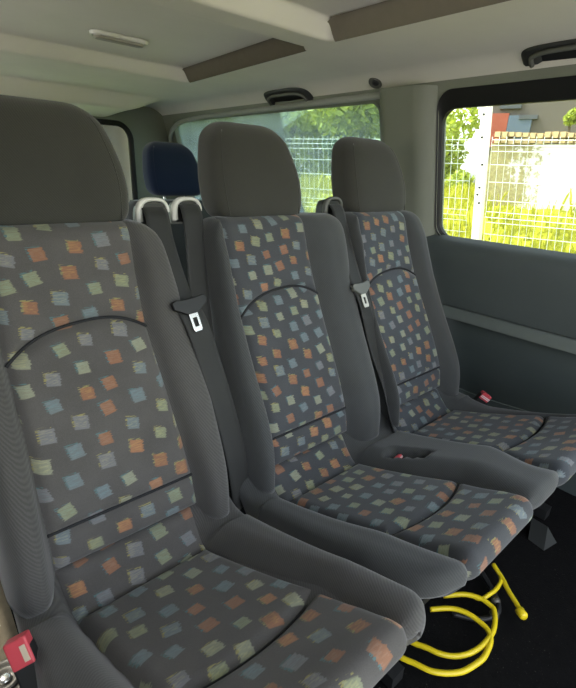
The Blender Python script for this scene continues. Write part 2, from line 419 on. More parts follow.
def cushion(parent, xl, xr, inserts, mat, pats, uvo, pocket=None, flat=1.):
    """inserts: list of (il(y), ir(y)) absolute x"""
    SS = CS; rows = []
    nx = max(60, int((xr(.4) - xl(.4))/.0075)); q = np.linspace(0, 1, nx)
    q = .85*q + .15*(.5 - .5*np.cos(PI*q))
    yf = CP[:, 0].min(); sgn = 1 if cnorm(CS[len(CS)//2])[1] > 0 else -1
    k_front = int(np.argmin(CP[:, 0]))
    for j, s in enumerate(SS):
        y, z = CP[j]; nrm = cnorm(s)*sgn
        xa, xb = xl(y), xr(y)
        R = .05; e = R - (y - yf) if j <= k_front else R - (y - yf)*.3
        ins = R - math.sqrt(max(R*R - max(e, 0)**2, 0)) if e > 0 else 0
        xa += ins; xb -= ins
        x = xa + (xb - xa)*q; h = np.zeros(nx)
        amp = .036*smooth01((y - yf)/.16)**.8*1.0 + .004
        if j > k_front: amp = .004
        amp = amp*(1 - smooth01((y - .665)/.06)) - .012*smooth01((y - .69)/.06)
        bounds = [xa] + [v for a in inserts for v in (a[0](y), a[1](y))] + [xb]
        for i in range(nx):
            k = np.searchsorted(bounds, x[i])
            if k % 2 == 0 and 0 < k < len(bounds): h[i] = -.010; continue
            a, b = bounds[max(k-1, 0)], bounds[min(k, len(bounds)-1)]
            dl = x[i] - a if k - 1 > 0 else 9; dr = b - x[i] if k < len(bounds) - 1 else 9
            d = min(dl, dr); wd = min(.055, max(.02, (b-a)*.5))
            am = amp if k < len(bounds) - 1 else amp*(flat + (1-flat)*smooth01((y-.56)/.16))
            h[i] = -.008 + (am + .008)*(1 - (1 - min(d/wd, 1))**2)
        r = .030
        ed = np.minimum(x - xa, xb - x)
        drop = np.where(ed < r, r - np.sqrt(np.maximum(r*r - (r - np.maximum(ed, 0))**2, 0)), 0)
        top = []
        for i in range(nx):
            P = np.array([y, z]) + nrm*(h[i]) + (np.array([0, -1.]) if j < k_front else np.array([.6, -.2]))*drop[i]*(.9 if j < k_front else .3)
            if pocket:
                (pc, pl, pw) = pocket
                u = abs(x[i] - pc[0] - (y-pc[1])*(-.35))/pw; w = abs(y - pc[1])/pl
                m = (1 - smooth01((max(u, w) - .7)/.35))
                P[1] -= .035*m
            top.append((x[i], P[0], P[1]))
        a0, b0 = top[0], top[-1]
        low = -.83 if j < k_front else -.80
        left = [(a0[0] + .003, a0[1] + .004, a0[2] - .010), (a0[0] + .05, a0[1]+.02, a0[2] - .016)]
        right = [(b0[0] - .003, b0[1] + .004, b0[2] - .010), (b0[0] - .05, b0[1]+.02, b0[2] - .016)]
        rows.append(left[::-1] + top + right)
    n = len(rows[0]); V = [p for q_ in rows for p in q_]
    F = grid_faces(n, len(rows), wrap=True); F.append(tuple(range(n))); F.append(tuple((len(rows)-1)*n + k for k in range(n)))
    cu = mesh('cushion', V, F, mat, parent)
    s1 = s_at_y(.667); 
    for (il, ir), pat, uo in zip(inserts, pats, uvo):
        sa = s_at_y(.396); smax = CS[int(np.argmin(CP[:, 0]))] + .045
        arc = lambda s: sa + .030*(1 - (2*s - 1)**2)
        for nm, a_, b_, pil in (('rear_panel', lambda s: CS[7], lambda s: s1, .009), ('centre_panel', lambda s: s1, arc, .016), ('front_panel', arc, lambda s: smax, .013)):
            nu, nv = 44, 44; V = []; UV = []
            for t in np.linspace(0, 1, nv):
                for s in np.linspace(0, 1, nu):
                    a, b = float(a_(s)), float(b_(s)); ss = a + (b-a)*t
                    y, z = cprof(ss); nrm = cnorm(ss)*sgn
                    yy = y if ss < CS[k_front] else yf
                    L, Rr = il(yy), ir(yy); w = Rr - L
                    x = L + w*s
                    e = min(s*w, (1-s)*w, (ss-a), (b-ss) if nm != 'front_panel' else 1)
                    h = -.0075 + (pil + .0035)*(1 - (1 - min(max(e, 0)/.024, 1))**2.2)
                    V.append((x, y + nrm[0]*h, z + nrm[1]*h)); UV.append((x + uo, -ss*1.0 + .37))
            mesh(nm, V, grid_faces(nu, nv), pat, cu, uv=UV)
        P = []
        for s_ in np.linspace(0, 1, 40):
            ss = float(arc(s_)); y, z = cprof(ss); nrm = cnorm(ss)*sgn; P.append((il(y) + (ir(y)-il(y))*s_, y - nrm[0]*.004, z - nrm[1]*.004))
        MB().tube(P, .0032, 6).build('seam', M['thread'], cu)
    return cu

def headrest(parent, c, mat, y0=.975, z0=-.122, top=.113, hw=.134, hd=.060, name='headrest'):
    nz, na = 30, 56; V = []
    H = top - z0
    for j in range(nz):
        t = j/(nz-1); tt = .5 - .5*math.cos(PI*t)
        z = z0 + H*tt
        # width: narrow at the foot, full at a third, tapering upward, rounded crown
        w = hw*(.95 + .05*smooth01(tt/.3) - .27*max(0, (tt-.38)/.62)**1.6)
        d = hd*(1 - .16*smooth01((tt-.3)/.7))
        rt = .050/H; rb = .034/H
        if tt > 1 - rt:
            k = math.sqrt(max(0, 1 - ((tt-1+rt)/rt)**2)); w -= .050*(1-k); d -= .040*(1-k)
        if tt < rb:
            k = math.sqrt(max(0, 1 - ((rb-tt)/rb)**2)); w -= .030*(1-k); d -= .024*(1-k)
        w = max(w, .004); d = max(d, .004)
        yc = y0 + hd + .075*tt - .01*math.sin(PI*tt)
        for a in range(na):
            th = 2*PI*a/na; cs, sn = math.cos(th), math.sin(th); p = .42
            x = w*math.copysign(abs(cs)**p, cs); y = d*math.copysign(abs(sn)**(p*1.25), sn)
            V.append((c + x, yc + y, z))
    F = grid_faces(na, nz, wrap=True); F.append(tuple(range(na))); F.append(tuple((nz-1)*na+k for k in range(na)))
    h = mesh(name, V, F, mat, parent)
    # side seams: fine piping along the edge of the front face
    for sx in (-1, 1):
        P = []
        for t in np.linspace(.05, .90, 24):
            tt = t; z = z0 + H*tt
            w = hw*(.95 + .05*smooth01(tt/.3) - .27*max(0, (tt-.38)/.62)**1.6); d = hd*(1 - .16*smooth01((tt-.3)/.7))
            rt = .050/H
            if tt > 1-rt:
                k = math.sqrt(max(0, 1 - ((tt-1+rt)/rt)**2)); w -= .05*(1-k); d -= .04*(1-k)
            yc = y0 + hd + .075*tt - .01*math.sin(PI*tt)
            th = math.radians(270 + 38); cs, sn = math.cos(th)*sx, math.sin(th)
            P.append((c + w*math.copysign(abs(cs)**.42, cs), yc + d*math.copysign(abs(sn)**.525, sn) + .0004, z))
        MB().tube(P, .0014, 6).build('seam', mat, h)
    for sx in (-.055, .055):
        b = MB().tube([(c+sx, y0+.058, z0 - .06), (c+sx, y0+.064, z0 + .03)], .0065, 12).build('headrest_post', M['chrome'], parent)
        MB().lathe([(.013, -.004), (.015, 0), (.012, .006)], (c+sx, y0+.062, Back.zt+.002)).build('collar', M['black'], b)
    return h

def under_frame(parent, x0, x1):
    for x in (x0, x1):
        mb = MB().box((x-.02, .30, -1.015), (x+.02, .72, -.98)).box((x-.015, .34, -.98), (x+.015, .39, -.80)).box((x-.015, .62, -.98), (x+.015, .68, -.83))
        mb.build('leg_frame', M['black'], parent, smooth=False)
    MB().box((x0-.02, .30, -.80), (x1+.02, .70, -.82)).build('seat_pan', M['black'], parent, smooth=False)

def lin(*p):
    xs = [a for a, b in p]; ys = [b for a, b in p]
    o = np.argsort(xs); xs = np.array(xs)[o]; ys = np.array(ys)[o]
    return lambda v: float(np.interp(v, xs, ys))

# --- single seat, nearest
seat = empty('van_seat', (.265, .5, -1.02), 'patterned cloth van seat on its own, nearest, with its headrest cropped by the frame', 'seat', 'cloth van seats of the middle row')
B1 = Back(.262, lin((-.75, .020), (-.5, .035), (-.12, .072)), lin((-.75, .478), (-.5, .490), (-.3, .482), (-.12, .455)),
          lin((-.75, .098), (-.48, .105), (-.32, .106), (-.11, .122)), lin((-.75, .402), (-.635, .396), (-.32, .378), (-.11, .384)))
backrest(seat, B1, M['bolster'], M['squares_a'], 0.)
cushion(seat, lin((.20, .02), (.75, .025)), lin((.2, .540), (.35, .518), (.5, .508), (.75, .49)),
        [(lin((.75, .100), (.665, .108), (.52, .128), (.39, .147), (.27, .137), (.21, .12)), lin((.75, .385), (.665, .378), (.395, .445), (.3, .457), (.21, .458)))],
        M['bolster'], [M['squares_a']], [.013])
headrest(seat, .263, M['head'], hw=.152, z0=-.126)
under_frame(seat, .08, .44)
MB().box((-.012, .70, -.735), (.002, .72, -.70)).build('side_lever', M['lip'], seat, smooth=False)

# --- double seat
bench = empty('double_van_seat', (1.02, .5, -1.02), 'joined pair of patterned cloth van seats beside the window wall', 'seat', 'cloth van seats of the middle row')
B2 = Back(.765, lin((-.75, .548), (-.5, .560), (-.3, .572), (-.12, .580)), lin((-.75, 1.040), (-.5, 1.056), (-.12, 1.066)),
          lin((-.75, .610), (-.55, .622), (-.33, .619), (-.11, .617)), lin((-.75, .905), (-.635, .902), (-.32, .898), (-.11, .886)))
backrest(bench, B2, M['bolster_dark'], M['squares_b'], .31)
B3 = Back(1.27, lin((-.75, 1.080), (-.12, 1.082)), lin((-.75, 1.492), (-.5, 1.496), (-.3, 1.488), (-.12, 1.470)),
          lin((-.75, 1.112), (-.33, 1.097), (-.11, 1.120)), lin((-.75, 1.405), (-.635, 1.403), (-.32, 1.382), (-.11, 1.364)))
backrest(bench, B3, M['bolster_dark'], M['squares_c'], .77)
cushion(bench, lin((.2, .568), (.35, .535), (.5, .522), (.75, .515)), lin((.2, 1.50), (.75, 1.50)),
        [(lin((.75, .598), (.665, .608), (.52, .628), (.39, .647), (.27, .648), (.21, .636)), lin((.75, .885), (.665, .876), (.39, .930), (.28, .918), (.21, .892))),
         (lin((.75, 1.10), (.665, 1.108), (.39, 1.130), (.29, 1.078), (.21, 1.054)), lin((.75, 1.39), (.665, 1.385), (.39, 1.455), (.21, 1.46)))],
        M['bolster_dark'], [M['squares_b'], M['squares_c']], [.41, .93], pocket=((.955, .548), .055, .022), flat=.15)
headrest(bench, .776, M['head'], hw=.150, z0=-.126)
headrest(bench, 1.277, M['head'], hw=.154, z0=-.126)
under_frame(bench, .62, 1.42)

# --- third row, navy
rear = empty('rear_seat', (1.01, 2.0, -1.02), 'navy cloth headrest and seat in the row behind, seen between the two nearest headrests', 'seat')
def small_back(parent, c, w, y0, m):
    V = []; rows = 14
    for j in range(rows):
        t = j/(rows-1); z = -.62 + .47*t; y = y0 - .16*(1-t)
        ww = w - (.04*(max(0, t-.85)/.15)**2)
        ring = [(c + ww*math.copysign(abs(math.cos(a))**.4, math.cos(a)), y + .055*math.copysign(abs(math.sin(a))**.6, math.sin(a)), z) for a in np.linspace(0, 2*PI, 40, endpoint=False)]
        V += ring
    F = grid_faces(40, rows, wrap=True); F.append(tuple(range(40))); F.append(tuple((rows-1)*40 + k for k in range(40)))
    mesh('backrest', V, F, m, parent)
small_back(rear, 1.01, .23, 1.99, M['bolster_dark'])
headrest(rear, 1.03, M['navy'], y0=1.93, z0=-.128, top=.098, hw=.134, hd=.055)
MB().box((.80, 1.72, -.72), (1.22, 2.02, -.60)).build('cushion', M['bolster_dark'], rear)
for x in (.84, 1.18):
    MB().box((x-.02, 1.76, -1.018), (x+.02, 1.98, -.72)).build('leg', M['black'], rear, smooth=False)

# ------------------------------------------------------------------ seat belts
def ribbon(path, width, wdir, n=14, th=.0016):
    P = spline(path, n); W = np.asarray(wdir, float)
    if W.ndim == 1: W = np.tile(W, (len(path), 1))
    Wd = spline(W, n); T = np.gradient(P, axis=0); V = []
    m = 7
    for i in range(len(P)):
        t = T[i]/np.linalg.norm(T[i]); w = Wd[i] - t*(Wd[i] @ t); w /= np.linalg.norm(w); nn = np.cross(t, w)
        row = [P[i] + w*width*(k/(m-1) - .5) for k in range(m)]
        V += [r + nn*th for r in row] + [r - nn*th for r in row[::-1]]
    F = grid_faces(2*m, len(P), wrap=True); F.append(tuple(range(2*m))); F.append(tuple((len(P)-1)*2*m + k for k in range(2*m)))
    return V, F

def guide(parent, c, pale=True):
    """moulded bezel on the shoulder of the backrest the webbing runs out of"""
    cx, cy, cz = c
    # hood
    V = []; nr = 12
    for j in range(nr):
        t = j/(nr-1); y = cy + .012 + .045*t; sc = 1 - .25*t**2
        for a in np.linspace(0, PI, 18):
            V.append((cx + .040*sc*math.copysign(abs(math.cos(a))**.6, math.cos(a)), y, cz - .045 + (.060 - .01*t)*math.sin(a)**.6))
    F = grid_faces(18, nr); F.append(tuple(range(18))); F.append(tuple((nr-1)*18 + k for k in range(18)))
    g = mesh('belt_guide', V, F, M['bezel' if pale else 'dark'], parent)
    # dark mouth and pale lip
    mb = MB().box((cx-.030, cy+.008, cz-.040), (cx+.030, cy+.013, cz+.006)); mb.build('slot', M['black'], g, smooth=False)
    lip = []
    for a in np.linspace(.02*PI, 1.10*PI, 40):
        lip.append((cx + .036*math.copysign(abs(math.cos(a))**.7, math.cos(a)), cy + .008, cz - .020 + .034*math.copysign(abs(math.sin(a))**.7, math.sin(a))))
    MB().tube(lip, [.0045 + .0045*max(0, -math.cos(a)) for a in np.linspace(.02*PI, 1.10*PI, 40)], 8).build('lip', M['lip'] if pale else M['bezel'], g)
    return g

def tongue(parent, c, down, wdir, k=1.0, pale=False):
    """plastic tongue with a steel plate, hanging on the webbing"""
    d = Vector(down).normalized(); w = Vector(wdir); w = (w - d*(w @ d)).normalized(); n = w.cross(d).normalized()
    if n.y > 0: n = -n
    C = Vector(c)
    Mx = Matrix((( w.x, d.x, n.x, C.x), (w.y, d.y, n.y, C.y), (w.z, d.z, n.z, C.z), (0, 0, 0, 1)))
    def prism(outline, z0, z1, holes=()):
        loops = [[Vector((a, b, 0)) for a, b in outline]] + [[Vector((a, b, 0)) for a, b in h] for h in holes]
        tri = tessellate_polygon(loops); flat = [p for l in loops for p in l]; N = len(flat)
        V = [Mx @ Vector((p.x, p.y, z0)) for p in flat] + [Mx @ Vector((p.x, p.y, z1)) for p in flat]
        F = [t for t in tri] + [tuple(i + N for i in t[::-1]) for t in tri]
        o = 0
        for l in loops:
            m = len(l)
            for i in range(m): F.append((o+i, o+(i+1) % m, N+o+(i+1) % m, N+o+i))
            o += m
        return V, F
    w2 = .036*k; C = C
    out = [(-w2, -.010), (-w2*.8, -.015), (-.012, -.012), (.012, -.012), (w2*.8, -.015), (w2, -.010), (w2*.98, .004), (w2*.6, .014), (.014, .022), (-.014, .022), (-w2*.6, .014), (-w2*.98, .004)]
    V, F = prism(out, .0035, .0145)
    body = bevel(mesh('belt_tongue', V, F, M['bezel'] if pale else M['black'], parent, smooth=False), .003, 3)
    V, F = prism([(-.012, .018), (.012, .018), (.012, .058), (.009, .063), (-.009, .063), (-.012, .058)], .007, .0105, [[(-.0055, .032), (.0055, .032), (.0055, .052), (-.0055, .052)]])
    bevel(mesh('steel_plate', V, F, M['lip'] if pale else M['chrome'], body, smooth=False), .0008, 2)

b1 = empty('seat_belt', (.48, .9, -.2), 'black seat belt with steel tongue hanging beside the nearest seat, pale guide on top', 'seat belt', 'seat belts of the middle row')
V, F = ribbon([(.468, 1.050, -.090), (.466, 1.000, -.100), (.462, .965, -.165), (.466, .905, -.27), (.480, .862, -.325), (.500, .832, -.43), (.515, .792, -.55), (.522, .757, -.66), (.528, .735, -.79)], .060, (1, .12, 0))
mesh('webbing', V, F, M['webbing'], b1); guide(b1, (.468, 1.008, -.088))
tongue(b1, (.473, .880, -.292), (.10, -.40, -.9), (1, .12, .0), 1.28)
b2 = empty('seat_belt', (.56, .9, -.2), 'black seat belt tucked behind the nearest one, its pale guide left of the middle headrest', 'seat belt', 'seat belts of the middle row')
V, F = ribbon([(.562, 1.055, -.085), (.562, 1.012, -.096), (.556, .985, -.16), (.545, .955, -.27), (.535, .915, -.40), (.53, .87, -.55), (.53, .83, -.72)], .056, (1, .12, 0))
mesh('webbing', V, F, M['webbing'], b2); guide(b2, (.562, 1.020, -.088))
b3 = empty('seat_belt', (1.06, .9, -.2), 'black seat belt with pale tongue running down between the joined pair of seats', 'seat belt', 'seat belts of the middle row')
V, F = ribbon([(1.066, 1.050, -.092), (1.064, .998, -.103), (1.052, .945, -.19), (1.045, .882, -.30), (1.054, .842, -.37), (1.072, .80, -.50), (1.078, .755, -.61), (1.068, .705, -.72), (1.055, .66, -.775)], .057, [(1, .1, 0)]*6 + [(.8, .5, 0), (.6, .7, 0), (.5, .8, 0)])
mesh('webbing', V, F, M['webbing'], b3); guide(b3, (1.066, 1.008, -.088), pale=False)
tongue(b3, (1.046, .866, -.325), (.05, -.45, -.88), (1, .1, 0), 1.2, pale=True)

# ------------------------------------------------------------------ buckles
def buckle(name, c, up, face, label, size=(.022, .055, .016), kind=0):
    """red press-button buckle: body, button, stalk; up = long axis, face = direction of the red face"""
    u = Vector(up).normalized(); f = Vector(face); f = (f - u*(f @ u)).normalized(); w = u.cross(f)
    r = empty(name, c, label, 'buckle', 'seat belt buckles')
    C = Vector(c); Mx = Matrix(((w.x, u.x, f.x, C.x), (w.y, u.y, f.y, C.y), (w.z, u.z, f.z, C.z), (0,0,0,1)))
    a, b, d = size
    bevel(MB().box((-a, -b, -d), (a, b*.25, d), Mx).build('housing', M['black'], r, smooth=False), .004, 3)
    bt = bevel(MB().box((-a*.96, -b*.15, -d*.8), (a*.96, b*.45, d*1.12), Mx).build('press_button', M['red'], r, smooth=False), .003, 3)
    if kind == 0:
        MB().box((a*.25, -b*.05, d*1.08), (a*.72, b*.30, d*1.2), Mx).build('worn_patch', M['cream'], bt, smooth=False)
    else:
        for k in (-.62, .0):
            MB().box((-a*.9, b*(.02+.2*(k+.62)), d*1.08), (a*.9, b*(.09+.2*(k+.62)), d*1.2), Mx).build('white_line', M['whiteline'], bt, smooth=False)
    MB().tube([C - u*b*.9, C - u*(b+.04) , C - u*(b+.10) + Vector((0, .02, -.03))], .006, 8).build('stalk', M['black'], r)
    return r
buckle('belt_buckle', (.021, .612, -.726), (-.114, .535, .84), (-.4, -.7, .5), 'red seat belt buckle low beside the nearest cushion, cream worn patch on its button', (.0175, .074, .012))
buckle('belt_buckle', (1.532, .628, -.752), (.30, -.35, .75), (-.4, -.8, .5), 'black buckle with red and white button between far cushion and side wall', (.02, .045, .012), 1)
buckle('belt_buckle', (.940, .575, -.735), (-.1, .35, .6), (0, -.8, .5), 'buckle sunk in the slot of the joined seat cushion', (.012, .02, .007), 2 if False else 1)

# ------------------------------------------------------------------ van body
def wx(z): return 1.60 - .2468*(z + .21)          # inclined inner face of the side wall above the belt line
W1 = (-.75, -.218, .968, .266)                    # big window: y0, z0, y1, z1
W2 = (1.218, -.218, 2.86, .262)
def wall_sheet(name, outer, holes, th, m, off=0.):
    loops = [[Vector((a, b, 0)) for a, b in outer]] + [[Vector((a, b, 0)) for a, b in h] for h in holes]
    tri = tessellate_polygon(loops); flat = [p for l in loops for p in l]; N = len(flat)
    V = [(wx(p.y) + off, p.x, p.y) for p in flat] + [(wx(p.y) + off + th, p.x, p.y) for p in flat]
    F = list(tri) + [tuple(i + N for i in t[::-1]) for t in tri]
    o = 0
    for l in loops:
        k = len(l)
        for i in range(k): F.append((o+i, o+(i+1) % k, N+o+(i+1) % k, N+o+i))
        o += k
    ob = mesh(name, V, F, m, None, smooth=False); ob['kind'] = 'structure'; return ob
h1 = rrect(*W1, .055); h2 = rrect(*W2, .05)
wall_sheet('wall_right', [(-.9, -.225), (3.1, -.225), (3.1, .30), (-.9, .30)], [h1, h2], .05, M['trim'])

def window(name, W, r, gm, depth, wide, pane_mat):
    # rubber gasket ring and pane; the pane is a part
    inner = rrect(W[0]+wide, W[1]+wide*.3, W[2]-wide*(.25 if name == 'window_1' else .1), W[3]-wide*(1.75 if name == 'window_1' else .5), r*.9); outer = rrect(W[0]-.004, W[1]-.004, W[2]+.004, W[3]+.004, r)
    V = []; n = len(inner)
    for pts, off in ((outer, -.004), (outer, .030), (inner, .030), (inner, .012), (outer, -.004)):
        V += [(wx(z) + off, y, z) for y, z in pts]
    F = grid_faces(n, 5, wrap=True)
    o = mesh(name, V, F, gm, None, smooth=False); o['kind'] = 'structure'
    P = rrect(W[0]+.002, W[1]+.002, W[2]-.002, W[3]-.002, r)
    V = [(wx(z) + .024, y, z) for y, z in P] + [(wx(z) + .028, y, z) for y, z in P]
    n = len(P); F = [tuple(range(n)), tuple(range(2*n-1, n-1, -1))] + [(i, (i+1) % n, n+(i+1) % n, n+i) for i in range(n)]
    mesh('pane', V, F, pane_mat, o, smooth=False)
    return o
window('window_1', W1, .055, M['gasket'], .03, .028, M['glass'])
window('window_2', W2, .05, M['trim'], .03, .014, M['glass_hazy'])

# pillar trim between the two windows
V = []; prof = []
for t in np.linspace(0, 1, 34):
    y = .970 + .248*t; e = min(t, (1-t)*1.2)*.248; d = .050*(1 - (1 - min(e/.075, 1))**2.2)
    prof.append((y, d))
zl = np.linspace(-.235, .285, 20)
for z in zl:
    for y, d in prof: V.append((wx(z) + .004 - d, y + .02*max(0, (-z-.05))*1.0*(y-.970)/.248, z))
F = grid_faces(len(prof), len(zl))
o = mesh('trim_1', V, F, M['trim'], None); o['kind'] = 'structure'
mesh('height_slot', *(lambda m: (m.v, m.f))(MB().box((wx(.05)-.052, 1.118, -.14), (wx(.05)-.030, 1.122, .20), None)), M['strip'], o, smooth=False)

# lower wall: belt roll, upper panel, pale ledge, lower panel
prof = [(1.605, -.205), (1.585, -.214), (1.560, -.228), (1.548, -.25), (1.552, -.30), (1.565, -.38), (1.578, -.445), (1.584, -.462), (1.604, -.4635)]
V = []; ys = np.linspace(-1.0, 3.1, 30)
for y in ys:
    for x, z in prof: V.append((x, y, z))
o = mesh('wall_right_upper_panel', V, grid_faces(len(prof), len(ys)), M['slate2'], None, autosmooth=40); o['kind'] = 'structure'; o.name = 'trim_2'
prof = [(1.606, -.463), (1.588, -.466), (1.580, -.470), (1.566, -.500), (1.566, -.506), (1.592, -.510), (1.606, -.507)]
V = []
for y in ys:
    for x, z in prof: V.append((x, y, z))
o = mesh('trim_3', V, grid_faces(len(prof), len(ys)), M['strip'], None, autosmooth=40); o['kind'] = 'structure'
prof = [(1.608, -.500), (1.598, -.52), (1.592, -.60), (1.598, -.70), (1.612, -.76), (1.618, -.775), (1.622, -.80), (1.622, -1.04)]
V = []
for y in ys:
    for x, z in prof: V.append((x, y, z))
o = mesh('wall_right_lower', V, grid_faces(len(prof), len(ys)), M['slate'], None, autosmooth=40); o['kind'] = 'structure'; o.name = 'trim_4'
# thin light cable sagging along the lower panel
o = MB().tube(spline([(1.560, .80, -.765), (1.575, .70, -.775), (1.585, .60, -.775), (1.59, .48, -.765), (1.592, .36, -.752), (1.592, .15, -.75), (1.592, -.3, -.76)], 10), .0016, 6).build('cable', M['strip'], None)
tag(o, 'thin pale cable lying along the foot of the dark side wall', 'cable')

# headliner: one moulded sheet with two sunk panels between cream ribs
def hz(x, y):
    z = .340 + .0*x
    def box(x0, x1, y0, y1, r):
        return smooth01((x-x0)/r)*smooth01((x1+r*.6-x)/r)*smooth01((y-y0)/r)*smooth01((y1-y)/r)
    xr = 1.030 + .065*np.clip((y-1.05)/.9, -.3, 1)
    z = z + .048*box(-.6, xr, 1.145, 2.00, .035) + .048*box(-.6, 1.020, -.9, 1.055, .035)
    # falls away towards the side wall
    t = np.clip((x-1.10)/.36, 0, 1); z = z - .008*t**2 - .050*np.clip((x-1.385)/.107, 0, 1)**2
    # falls in a step towards the tailgate
    z = z - (.072*smooth01((y-2.55)/.06) + .03*np.clip((y-2.6)/.5, 0, 1)**2)*(1 - smooth01((x-1.08)/.25))
    return z
xs = np.unique(np.concatenate([np.linspace(-.45, .9, 40), np.linspace(.9, 1.2, 60), np.linspace(1.2, 1.492, 56)]))
ysh = np.unique(np.concatenate([np.linspace(-.25, .9, 60), np.linspace(.9, 1.25, 70), np.linspace(1.25, 1.85, 40), np.linspace(1.85, 2.1, 40), np.linspace(2.1, 2.5, 16), np.linspace(2.5, 2.72, 30), np.linspace(2.72, 3.1, 16)]))
X, Y = np.meshgrid(xs, ysh); Z = hz(X, Y)
V = np.stack([X.ravel(), Y.ravel(), Z.ravel()], 1).tolist(); F = grid_faces(len(xs), len(ysh))
o = mesh('ceiling', V, F, M['headliner'], None, fix=False); o['kind'] = 'structure'
# added dark strips painting shade along the right-hand sides of the sunk panels
M['recess_shade_pale'] = plain('grey felt edging', (126, 119, 104), 1., var=.08, scale=40)
M['recess_shade'] = plain('brown grey felt edging', (100, 93, 80), 1., var=.12, scale=40)
for nme, ya, yb, fx in (('shade_strip_1', 1.168, 1.972, lambda y: 1.030 + .065*np.clip((y-1.05)/.9, -.3, 1)), ('shade_strip_2', .10, 1.030, lambda y: 1.020)):
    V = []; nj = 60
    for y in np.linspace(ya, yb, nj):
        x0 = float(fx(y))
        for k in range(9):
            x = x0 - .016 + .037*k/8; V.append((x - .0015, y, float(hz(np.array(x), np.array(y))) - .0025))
    o = mesh(nme, V, grid_faces(9, nj), M['recess_shade' if nme == 'shade_strip_1' else 'recess_shade_pale'], None); o['kind'] = 'structure'
# header rail under the headliner edge
V = []
prof = [(0, .0), (-.010, -.006), (-.012, -.013), (-.006, -.018), (-.002, -.024), (.012, -.034)]
for y in ysh:
    zz = float(hz(np.array(1.49), np.array(y)))
    for dx, dz in prof: V.append((1.492 + dx, y, zz + dz + .004))
o = mesh('trim_5', V, grid_faces(len(prof), len(ysh)), M['trim'], None); o['kind'] = 'structure'
# outer roof skin (keeps the sun out)
mb = MB().box((-.5, -.28, .42), (1.62, 3.2, .44)).box((1.50, -.28, .30), (1.62, 3.2, .42))
o = mb.build('roof', M['painted'], None, smooth=False); o['kind'] = 'structure'

# rear wall: dark pillar, tailgate frame with a window
def tail_sheet(name, outer, holes, y, th, m):
    loops = [[Vector((a, b, 0)) for a, b in outer]] + [[Vector((a, b, 0)) for a, b in h] for h in holes]
    tri = tessellate_polygon(loops); flat = [p for l in loops for p in l]; N = len(flat)
    V = [(p.x, y, p.y) for p in flat] + [(p.x, y + th, p.y) for p in flat]
    F = list(tri) + [tuple(i + N for i in t[::-1]) for t in tri]; o = 0
    for l in loops:
        k = len(l)
        for i in range(k): F.append((o+i, o+(i+1) % k, N+o+(i+1) % k, N+o+i))
        o += k
    ob = mesh(name, V, F, m, None, smooth=False); ob['kind'] = 'structure'; return ob
tail_sheet('wall_back', [(-.5, -1.03), (1.63, -1.03), (1.63, .36), (-.5, .36)], [rrect(-.35, -.98, 1.255, .225, .09)], 2.98, .05, M['trim'])
dr = tail_sheet('door_1', [(-.38, -1.0), (1.29, -1.0), (1.29, .25), (-.38, .25)], [rrect(-.20, -.18, 1.06, .14, .07)], 3.06, .03, M['painted'])
P = rrect(-.21, -.19, 1.07, .15, .07); n = len(P)
mesh('pane', [(x, 3.07, z) for x, z in P] + [(x, 3.075, z) for x, z in P], [tuple(range(n)), tuple(range(2*n-1, n-1, -1))] + [(i, (i+1) % n, n+(i+1) % n, n+i) for i in range(n)], M['glass_hazy'], dr, smooth=False)
P = rrect(-.20, -.18, 1.06, .14, .07); MB().tube([(x, 3.056, z) for x, z in P], .012, 8, closed=True).build('window_bead', M['painted'], dr)
P = rrect(-.35, -.98, 1.255, .225, .09); o = MB().tube([(x, 2.978, z) for x, z in P], .016, 8, closed=True).build('trim_6', M['gasket'], None); o['kind'] = 'structure'
# quarter trim: pale roll sweeping round the rear end of the far side window
P = [(wx(.268)-.010, 1.16, .272), (wx(.268)-.012, 1.30, .272), (wx(.266)-.012, 2.0, .268), (wx(.262)-.012, 2.6, .258), (wx(.23)-.014, 2.83, .225), (wx(.15)-.016, 2.925, .14), (wx(0)-.016, 2.945, 0), (wx(-.2)-.016, 2.945, -.2)]
o = MB().tube(spline(P, 12), .012, 12).build('trim_7', M['roll'], None); o['kind'] = 'structure'

# floor and left rear side
o = MB().box((-.45, -1.2, -1.06), (1.63, 3.1, -1.02)).build('floor', M['carpet'], None, smooth=False); o['kind'] = 'structure'
o = MB().box((-.42, .72, -1.0195), (.03, 1.30, -1.012)).build('floor_mat', M['floorbrown'], None, smooth=False); tag(o, 'worn brown floor covering beside the nearest seat', 'floor mat')
loops = [[Vector((a, b, 0)) for a, b in ((-.5, -1.06), (3.1, -1.06), (3.1, .40), (-.5, .40))], [Vector((a, b, 0)) for a, b in rrect(1.4, -.2, 2.8, .25, .05)]]  # unseen left wall; dark tone cuts light, rear opening added for daylight
tri = tessellate_polygon(loops); flat = [p for l in loops for p in l]; n = len(flat)
V = [(-.46, p.x, p.y) for p in flat] + [(-.50, p.x, p.y) for p in flat]; F = list(tri) + [tuple(i + n for i in t[::-1]) for t in tri]; k0 = 0
for l in loops:
    for i in range(len(l)): F.append((k0+i, k0+(i+1) % len(l), n+k0+(i+1) % len(l), n+k0+i))
    k0 += len(l)
o = mesh('wall_left', V, F, M['slate'], None, smooth=False); o['kind'] = 'structure'

